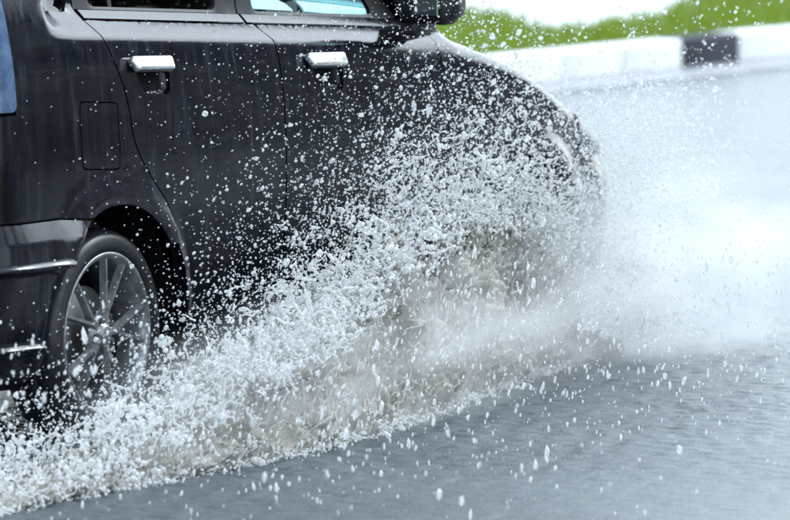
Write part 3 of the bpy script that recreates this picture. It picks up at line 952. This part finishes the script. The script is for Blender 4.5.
# --- dense muddy core: a continuous torn sheet, streaked along the flow
na_, nq_ = 1050, 110
ua = np.linspace(-2.8, 3.02, na_); uq = np.linspace(0, 1, nq_)
A, Qh = np.meshgrid(ua, uq, indexing='ij')
lump = np.array([fbm((x * 2.2, 3.1, 0.5), 3) for x in ua]); lump2 = np.array([fbm((x * 9.0, 1.1, 7.5), 3) for x in ua])
Hs = Hcore(ua) * (1 + 0.18 * lump + 0.12 * lump2)
A2 = A + 0.16 * Qh * Hs[:, None] / 0.4                       # leans forward with height
Zc = Hs[:, None] * Qh
Lc = Lout(A) * (1 - 0.34 * Qh ** 1.3)
P = R0[None, None] + A2[..., None] * F + Lc[..., None] * N; P[..., 2] = Zc
Pf = P.reshape(-1, 3)
f1 = flow_noise(Pf, 1.6, 6.0, 4.0, 3); f2 = flow_noise(Pf, 7.0, 30.0, 9.0, 4); f3 = flow_noise(Pf, 40.0, 75.0, 2.0, 2)
q_ = Qh.ravel()
foot = ss(0.0, 0.12, q_)
Pf = Pf + ((0.055 * f1 + 0.022 * f2 + 0.006 * f3) * (0.35 + 0.65 * foot))[:, None] * N + ((0.02 * f1 + 0.012 * f2) * foot)[:, None] * np.array([0, 0, 1.0]) \
    + ((0.03 * f2) * foot)[:, None] * F
Pf[:, 2] = np.where(q_ < 0.02, -0.02, np.maximum(Pf[:, 2], -0.02))
idx = np.arange(na_ * nq_).reshape(na_, nq_)
quads = np.stack([idx[:-1, :-1], idx[1:, :-1], idx[1:, 1:], idx[:-1, 1:]], -1).reshape(-1, 4)
tear = (f1 * 0.5 + f2 * 0.9 + f3 * 0.8)[quads].mean(1) - 1.5 * (q_[quads].mean(1) - 0.84)
quads = quads[tear > -0.05]
core = obj('muddy_splash', mesh_np('muddy_splash', Pf, quads), FOAM)
md = core.modifiers.new('thick', 'SOLIDIFY'); md.thickness = 0.012; md.offset = -1
props(core, 'thick beige muddy wave of water thrown sideways from under the car', 'splash', 'stuff')

# --- torn white crest: clumps, fingers and strings of water on the upper edge
def clumps(n, alo, amode, ahi, zlo, zhi, ztail, rmed, seed, thresh):
    pts, rads = [], []
    for k in range(n):
        a0 = RNG.triangular(alo, amode, ahi)
        h0 = float(Hcore(a0))
        zc = h0 * RNG.uniform(zlo, zhi) + min(RNG.exponential(ztail), 0.32) * float(np.interp(a0, [-2, -0.5, 0.5], [0.25, 0.6, 1.0]))
        if a0 > 0.5: zc = max(zc, h0 * RNG.uniform(0.96, 1.06))
        lc = float(Lout(a0)) * RNG.uniform(0.5, 1.03) + RNG.normal(0, 0.02)
        if fbm((a0 * 6 + seed, zc * 9, lc * 6), 3) < thresh: continue
        p = R0 + F * (a0 + 0.16 * zc / 0.4) + N * lc; p[2] = zc
        m = RNG.integers(3, 12)
        d = FLOW * RNG.choice([-1, 1]) + RNG.normal(0, 0.6, 3); d /= np.linalg.norm(d)
        r0 = min(RNG.lognormal(math.log(rmed), 0.4), 0.0088)
        if RNG.random() < 0.6:                # a string of water
            q = p.copy()
            for j in range(m + 8):
                pts.append(q.copy()); rads.append(r0 * (0.75 - 0.35 * math.sin(j * 0.9) ** 2) * (1 - 0.4 * j / (m + 8)))
                d = d + RNG.normal(0, 0.22, 3); d /= np.linalg.norm(d)
                q = q + d * r0 * 0.7
        else:                                 # a ragged clump
            for j in range(m):
                pts.append(p + RNG.normal(0, 1.0, 3) * r0 * 1.15); rads.append(r0 * RNG.uniform(0.35, 0.95))
    return pts, rads
p1, r1 = clumps(2200, -2.6, 0.1, 2.2, 0.88, 1.08, 0.05, 0.0042, 1.0, -0.06)
p2, r2 = clumps(1300, -1.0, 1.0, 3.1, 0.95, 1.1, 0.14, 0.0036, 5.0, -0.02)
p3, r3 = clumps(1000, -2.8, -1.9, 0.2, 0.3, 1.0, 0.015, 0.0042, 8.0, -0.1)
p4, r4 = clumps(620, -0.9, 0.1, 1.3, 0.88, 1.12, 0.05, 0.0066, 3.0, -0.02)
# froth along the foot of the wave
p5, r5 = [], []
for k in range(1500):
    a0 = RNG.uniform(-2.6, 2.7); c = R0 + F * a0 + N * (float(Lout(a0)) + RNG.normal(0.012, 0.022)); c[2] = 0.004 + RNG.exponential(0.012)
    r0 = RNG.lognormal(math.log(0.0036), 0.35)
    for j in range(RNG.integers(2, 8)):
        p5.append(c + RNG.normal(0, 1.0, 3) * r0 * np.array([2.2, 2.2, 0.8])); r5.append(r0 * RNG.uniform(0.4, 0.95))
pts, rads = np.array(p1 + p2 + p3 + p4 + p5), np.maximum(np.array(r1 + r2 + r3 + r4 + r5), 0.0024)
ok = pts[:, 2] > 0.0
crest = points_to_mesh('white_splash_crest', pts[ok], rads[ok], 0.0024, CLUMP)
props(crest, 'torn white crest of water clumps along the top of the splash', 'splash', 'stuff')

# --- long strings of water raked along the wave by its flow
sp, sr = [], []
for k in range(1500):
    a0 = RNG.uniform(-2.0, 2.5); q0 = RNG.uniform(0.02, 0.9) ** 1.0
    h0 = float(Hcore(a0)); zc = h0 * q0
    c = R0 + F * (a0 + 0.16 * zc / 0.4) + N * (float(Lout(a0)) * (1 - 0.34 * q0 ** 1.3) + RNG.normal(0.015, 0.02)); c[2] = zc
    d = FLOW - N * 0.34 + RNG.normal(0, 0.20, 3); d /= np.linalg.norm(d)
    m = int(RNG.integers(10, 46) * min(1, 0.3 + h0 / 0.4)); r0 = RNG.lognormal(math.log(0.0022), 0.3)
    for j in range(m):
        sp.append(c.copy()); sr.append(r0 * (0.6 + 0.6 * math.sin(math.pi * (j + 0.5) / m)) * RNG.uniform(0.7, 1.2))
        d = d + RNG.normal(0, 0.05, 3) - np.array([0, 0, 0.006]); d /= np.linalg.norm(d); c = c + d * 0.0030
        if RNG.random() < 0.06: c = c + d * 0.010
sp, sr = np.array(sp), np.maximum(np.array(sr), 0.0017)
ok = sp[:, 2] > 0.0
strings = points_to_mesh('splash_strings', sp[ok], sr[ok], 0.0020, STREAK)
props(strings, 'fine grey strings of water raked along the muddy wave', 'splash', 'stuff')

# --- free droplets
def ico(sub):
    bm = bmesh.new(); bmesh.ops.create_icosphere(bm, subdivisions=sub, radius=1.0)
    v = np.array([x.co[:] for x in bm.verts]); f = np.array([[q.index for q in x.verts] for x in bm.faces]); bm.free()
    return v, f
def droplets(name, P, R, stretch, axis, mat, label, sub=1):
    iv, if_ = ico(sub)
    n = len(P)
    ax = axis / np.linalg.norm(axis, axis=1, keepdims=True)
    wob = 1 + RNG.normal(0, 0.18, (n, len(iv), 1))
    base = iv[None] * R[:, None, None] * wob
    along = (base * ax[:, None, :]).sum(2, keepdims=True)
    base = base + ax[:, None, :] * along * (stretch[:, None, None] - 1)
    v = (P[:, None, :] + base).reshape(-1, 3)
    f = (if_[None] + (np.arange(n) * len(iv))[:, None, None]).reshape(-1, 3)
    o = obj(name, mesh_np(name, v, f), mat)
    return props(o, label, 'water spray', 'stuff')

def spray(n, alo, ahi, amode, zfun, latfun, rmed, rsig):
    a = RNG.triangular(alo, amode, ahi, n)
    z = zfun(a, n); lat = latfun(a, n)
    P = R0[None] + a[:, None] * F + lat[:, None] * N; P[:, 2] = z
    R = RNG.lognormal(math.log(rmed), rsig, n)
    ok = P[:, 2] > 0.01
    return P[ok], np.clip(R[ok], 0.0009, 0.013)
groups = []
# above the crest, thick at the front wheel and thinning to the rear
def z1(a, n): return Hcore(a) * RNG.uniform(0.9, 1.05, n) + RNG.exponential(1, n) * np.interp(a, [-2, -0.6, 0.3, 1, 2.2, 3.2], [0.04, 0.10, 0.16, 0.20, 0.24, 0.25])
def l1(a, n): return np.maximum(Lout(a), 0.24) * RNG.uniform(0.3, 1.15, n) + RNG.normal(0, 0.05, n)
groups.append(spray(8000, -1.8, 3.35, 2.8, z1, l1, 0.0027, 0.42))
groups.append(spray(15000, -2.0, 3.35, 2.8, z1, l1, 0.0016, 0.35))
# high and wide, over the bonnet and the verge
def z2(a, n): return RNG.uniform(0.3, 1.45, n)
def l2(a, n): return RNG.normal(0.25, 0.45, n)
groups.append(spray(2600, -0.3, 4.6, 3.0, z2, l2, 0.0023, 0.4))
groups.append(spray(800, 0.5, 6.5, 4.0, lambda a, n: RNG.uniform(0.2, 1.5, n), lambda a, n: RNG.normal(0.1, 0.7, n), 0.0023, 0.4))
# thick fine spray up to the bonnet line at the nose
groups.append(spray(5200, 1.7, 3.45, 3.0, lambda a, n: RNG.triangular(0.30, 0.55, 1.0, n), lambda a, n: RNG.uniform(0.06, 0.38, n), 0.0023, 0.42))
# fine drizzle of spray in front of the doors
groups.append(spray(3800, -0.9, 3.2, 1.6, lambda a, n: RNG.uniform(0.15, 1.2, n), lambda a, n: RNG.uniform(0.08, 0.55, n), 0.0013, 0.35))
P = np.concatenate([g_[0] for g_ in groups]); R = np.concatenate([g_[1] for g_ in groups])
# nothing inside the car
rel = P - R0; la = rel @ N; aa = rel @ F
okc = (la > 0.05) | (aa > 3.3) | (aa < -0.8) | (rel[:, 2] > 1.25)
P, R = P[okc], R[okc]
ax = FLOW[None] + RNG.normal(0, 0.7, P.shape)
droplets('splash_droplets', P, R, RNG.uniform(1.0, 1.7, len(P)), ax, DROP, 'white spray of droplets flying in front of the car', 1)
# falling drops in front of the splash, over the dark water
n = 3000
a = RNG.uniform(-2.2, 3.6, n); lat = Lout(a) + RNG.exponential(0.45, n); z = RNG.uniform(0.0, 0.55, n) * np.exp(-0.4 * (lat - Lout(a))) + 0.01
P = R0[None] + a[:, None] * F + lat[:, None] * N; P[:, 2] = z
R = np.clip(RNG.lognormal(math.log(0.0022), 0.48, n), 0.0009, 0.0075)
droplets('falling_droplets', P, R, RNG.uniform(1.3, 3.2, n), np.array([[0, 0, 1.0]]) + RNG.normal(0, 0.12, (n, 3)), DROP, 'bright falling drops above the grey water in the foreground', 1)
# spatter of the rear wheel
n = 1800
a = RNG.normal(-0.55, 0.5, n); lat = RNG.uniform(0.0, 0.6, n); z = RNG.exponential(0.045, n) + 0.01
P = R0[None] + a[:, None] * F + lat[:, None] * N; P[:, 2] = z
droplets('rear_wheel_spatter', P, np.clip(RNG.lognormal(math.log(0.003), 0.45, n), 0.001, 0.009), RNG.uniform(1, 1.6, n), RNG.normal(0, 1, (n, 3)), DROP, 'low spatter of drops behind the rear wheel', 1)

# --- mist hanging round the front wheel
def mist(name, a0, lat0, z0, ra, rl, rz, density, turn, label):
    bm = bmesh.new(); bmesh.ops.create_icosphere(bm, subdivisions=4, radius=1.0)
    me = bm_mesh(name, bm, True)
    o = obj(name, me)
    o.location = R0 + F * a0 + N * lat0 + np.array([0, 0, z0]); o.rotation_euler = (0, 0, HEAD - turn); o.scale = (ra, rl, rz)
    m = bpy.data.materials.new(name); m.use_nodes = True
    nn, l = m.node_tree.nodes, m.node_tree.links; nn.clear()
    out = nn.new('ShaderNodeOutputMaterial'); v = nn.new('ShaderNodeVolumePrincipled')
    v.inputs['Color'].default_value = (0.97, 0.98, 0.985, 1); v.inputs['Anisotropy'].default_value = 0.2
    tc = nn.new('ShaderNodeTexCoord')
    ln_ = nn.new('ShaderNodeVectorMath'); ln_.operation = 'LENGTH'; l.new(tc.outputs['Object'], ln_.inputs[0])
    mr = nn.new('ShaderNodeMapRange'); mr.interpolation_type = 'SMOOTHSTEP'
    mr.inputs['From Min'].default_value = 1.0; mr.inputs['From Max'].default_value = 0.15
    mr.inputs['To Min'].default_value = 0.0; mr.inputs['To Max'].default_value = density
    l.new(ln_.outputs['Value'], mr.inputs['Value'])
    t = nn.new('ShaderNodeTexNoise'); t.inputs['Scale'].default_value = 3.0; t.inputs['Detail'].default_value = 5
    l.new(tc.outputs['Object'], t.inputs['Vector'])
    mr2 = nn.new('ShaderNodeMapRange'); mr2.inputs['From Min'].default_value = 0.40; mr2.inputs['From Max'].default_value = 0.66
    l.new(t.outputs[0], mr2.inputs['Value'])
    mu = nn.new('ShaderNodeMath'); mu.operation = 'MULTIPLY'
    l.new(mr.outputs[0], mu.inputs[0]); l.new(mr2.outputs[0], mu.inputs[1]); l.new(mu.outputs[0], v.inputs['Density'])
    l.new(v.outputs[0], out.inputs['Volume'])
    me.materials.append(m)
    return props(o, label, 'mist', 'stuff')
mist('front_wheel_mist', 2.9, 0.30, 0.26, 1.2, 0.46, 0.44, 4.8, 0.0, 'soft white mist hanging round the front of the car')
mist('splash_mist', 0.75, 0.50, 0.17, 2.3, 0.24, 0.34, 4.0, -0.10, 'thin pale veil of fine water over the muddy splash')
